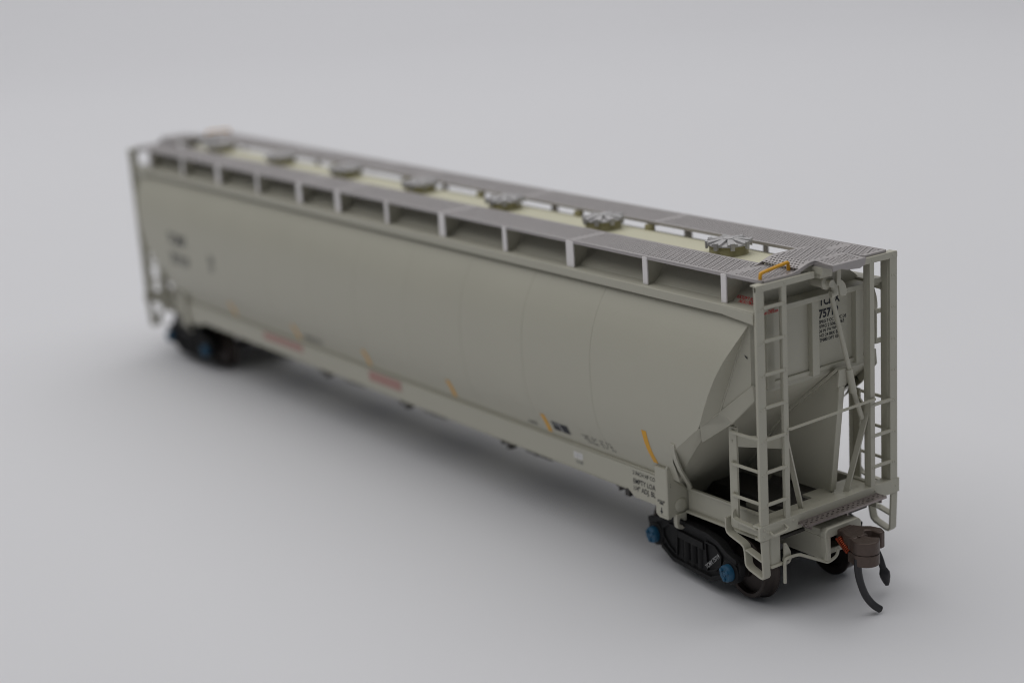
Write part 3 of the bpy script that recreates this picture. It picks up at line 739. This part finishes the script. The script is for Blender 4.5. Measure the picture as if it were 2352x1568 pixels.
text('lettering', '75719', M_INK, BODY, FB(-210.4, 29.2), 10.8, 2.7, 0.03)
text('lettering', 'LD\nLT', M_INK, BODY, FB(-187.8, 32.6), 3.0, 1.6, 0.03)

# outlet gates and their tubes below the hoppers
for x in (-36.5, -72.5, -109.5, -143.5, -178.0):
    mb = MB()
    mb.add([(x-9, -9, 12.2), (x+9, -9, 12.2), (x+9, 9, 12.2), (x-9, 9, 12.2), (x-4, -5.5, 8.4), (x+4, -5.5, 8.4), (x+4, 5.5, 8.4), (x-4, 5.5, 8.4)],
           [(0,1,5,4), (1,2,6,5), (2,3,7,6), (3,0,4,7), (4,5,6,7)])
    mb.box(x-4.2, x+4.2, -6.0, 6.0, 8.0, 8.6)
    mb.tube([(x, -6.6, 8.9), (x, 6.6, 8.9)], 0.8, 18)
    mb.box(x-2.6, x+2.4, -13.4, -10.5, 12.6, 13.8).box(x-0.7, x+0.5, -13.0, -11.2, 11.2, 12.7).box(x-2.2, x-1.7, -13.2, -12.0, 11.8, 12.7)
    mb.build('outlet_gate', M_GATE, root, 0.1)
MB().box(-21, -CAR_L+21, -2.6, 2.6, 9.8, 12.5).build('center_sill', M_BODY, root, 0.1)

# ------------------------------------------------------------------ trucks
AX1, AX2, ZA = -8.4, -29.8, 5.75
def truck():
    cx = (AX1+AX2)/2
    t = MB().box(cx-2.4, cx+2.4, -12.0, 12.0, 5.2, 10.3).lathe([(4.5, 10.3), (4.5, 11.6)], (cx, 0, 0), 'z', 32).build('truck', M_BLACK, root, 0.2)
    for sy in (-1, 1):
        def G(pts): return [(cx+x, z) for x, z in pts]
        half = [(0, 10.6), (5.8, 10.4), (8.2, 9.8), (10.2, 8.6), (12.6, 8.2), (13.1, 7.4), (13.0, 5.6), (12.3, 4.9), (12.2, 4.2), (9.2, 4.0), (7.6, 3.2), (5.4, 2.2), (0, 2.0)]
        outer = G(half+[(-x, z) for x, z in half[::-1][1:-1]])
        win = [(4.0, 8.9), (6.6, 8.8), (8.4, 7.6), (8.2, 6.0), (6.6, 4.6), (4.4, 3.8)]
        holes = [G([(-2.8, 7.4), (2.8, 7.4), (2.8, 3.8), (-2.8, 3.8)])]
        a, b = sorted((sy*11.7, sy*13.0))
        f = holed_prism('side_frame', M_BLACK, t, outer, holes, 'y', a, b, 0.25)
        rib = MB().strap([(cx+x, sy*13.0, z+0.15) for x, z in [(-12.6, 7.8), (-10, 8.4), (-7.6, 9.6), (-5, 10.1), (5, 10.1), (7.6, 9.6), (10, 8.4), (12.6, 7.8)]], 0.9, 0.9, (0, 1, 0))
        rib.strap([(cx+x, sy*13.0, z) for x, z in [(-8.6, 4.2), (-5.4, 2.7), (5.4, 2.7), (8.6, 4.2)]], 0.9, 0.8, (0, 1, 0))
        for q in (-1, 1): rib.strap([(cx+q*x, sy*13.0, z) for x, z in win+[win[0]]], 0.7, 0.35, (0, 1, 0))
        rib.box(cx-3.6, cx+3.6, sy*12.6, sy*13.5, 7.3, 8.6)
        for x in (-2.0, 0, 2.0): rib.lathe([(0.85, 3.0), (0.85, 7.3)], (cx+x, sy*12.4, 0), 'z', 14)
        rib.build('side_frame_rib', M_BLACK, t, 0.2)
        for x in (AX1, AX2):
            MB().lathe([(2.1, 11.9), (2.15, 13.2), (1.9, 13.4)], (x, 0, ZA), 'y', 32).build('bearing', M_BLACK, t) if sy > 0 else \
                MB().lathe([(2.1, -11.9), (2.15, -13.2), (1.9, -13.4)], (x, 0, ZA), 'y', 32).build('bearing', M_BLACK, t)
            mb = MB().lathe([(1.44, sy*13.2), (1.48, sy*13.7), (1.44, sy*14.25), (1.35, sy*14.4), (0.55, sy*14.4), (0.5, sy*14.3)], (x, 0, ZA-0.1), 'y', 36)
            for k in range(3):
                a_ = 2*PI*k/3+0.5
                mb.lathe([(0.36, sy*14.35), (0.36, sy*14.65), (0.2, sy*14.7)], (x+0.92*math.cos(a_), 0, ZA-0.1+0.92*math.sin(a_)), 'y', 8)
            mb.lathe([(0.42, sy*14.3), (0.42, sy*14.48)], (x, 0, ZA-0.1), 'y', 6)
            mb.build('bearing_cap', M_BLUE, t, 0.05, True, True, 40)
    if True:
        ang = math.radians(41)
        def FT(u, v):
            x = u*math.cos(ang)-v*math.sin(ang); z = u*math.sin(ang)+v*math.cos(ang)
            return (-14.6+x, -13.4, 4.2+z)
        text('lettering', 'TCMX 75719', M_STENCIL, t, FT, 4.9, 0.72, 0.012)
    for x in (AX1, AX2):
        MB().lathe([(1.2, -8), (1.0, 0), (1.2, 8)], (x, 0, ZA), 'y', 20).build('axle', M_BLACK, t)
        for sy in (-1, 1):
            prof = [(0.9, 10.3), (1.6, 10.5), (1.7, 9.9), (4.2, 9.3), (4.5, 10.1), (5.05, 10.25), (5.2, 10.1), (5.32, 8.2), (5.45, 8.0), (5.74, 7.75), (5.74, 7.45), (5.3, 7.2), (4.4, 7.3), (4.2, 8.1), (1.7, 7.9), (1.2, 7.2)]
            MB().lathe([(r, sy*h) for r, h in prof], (x, 0, ZA), 'y', 72).build('wheel', M_WHEEL, t, 0, True, True, 40)
    return t
t0 = truck()
def swivel(t, deg, shift=0):
    c = Vector(((AX1+AX2)/2*S, 0, 0)); R = Matrix.Rotation(math.radians(deg), 4, 'Z')
    t.matrix_local = Matrix.Translation((shift*S, 0, 0)) @ Matrix.Translation(c) @ R @ Matrix.Translation(-c)
copy_tree(t0, root, (-CAR_L*S, 0, 0), PI)
swivel(t0, -6, 0.8)
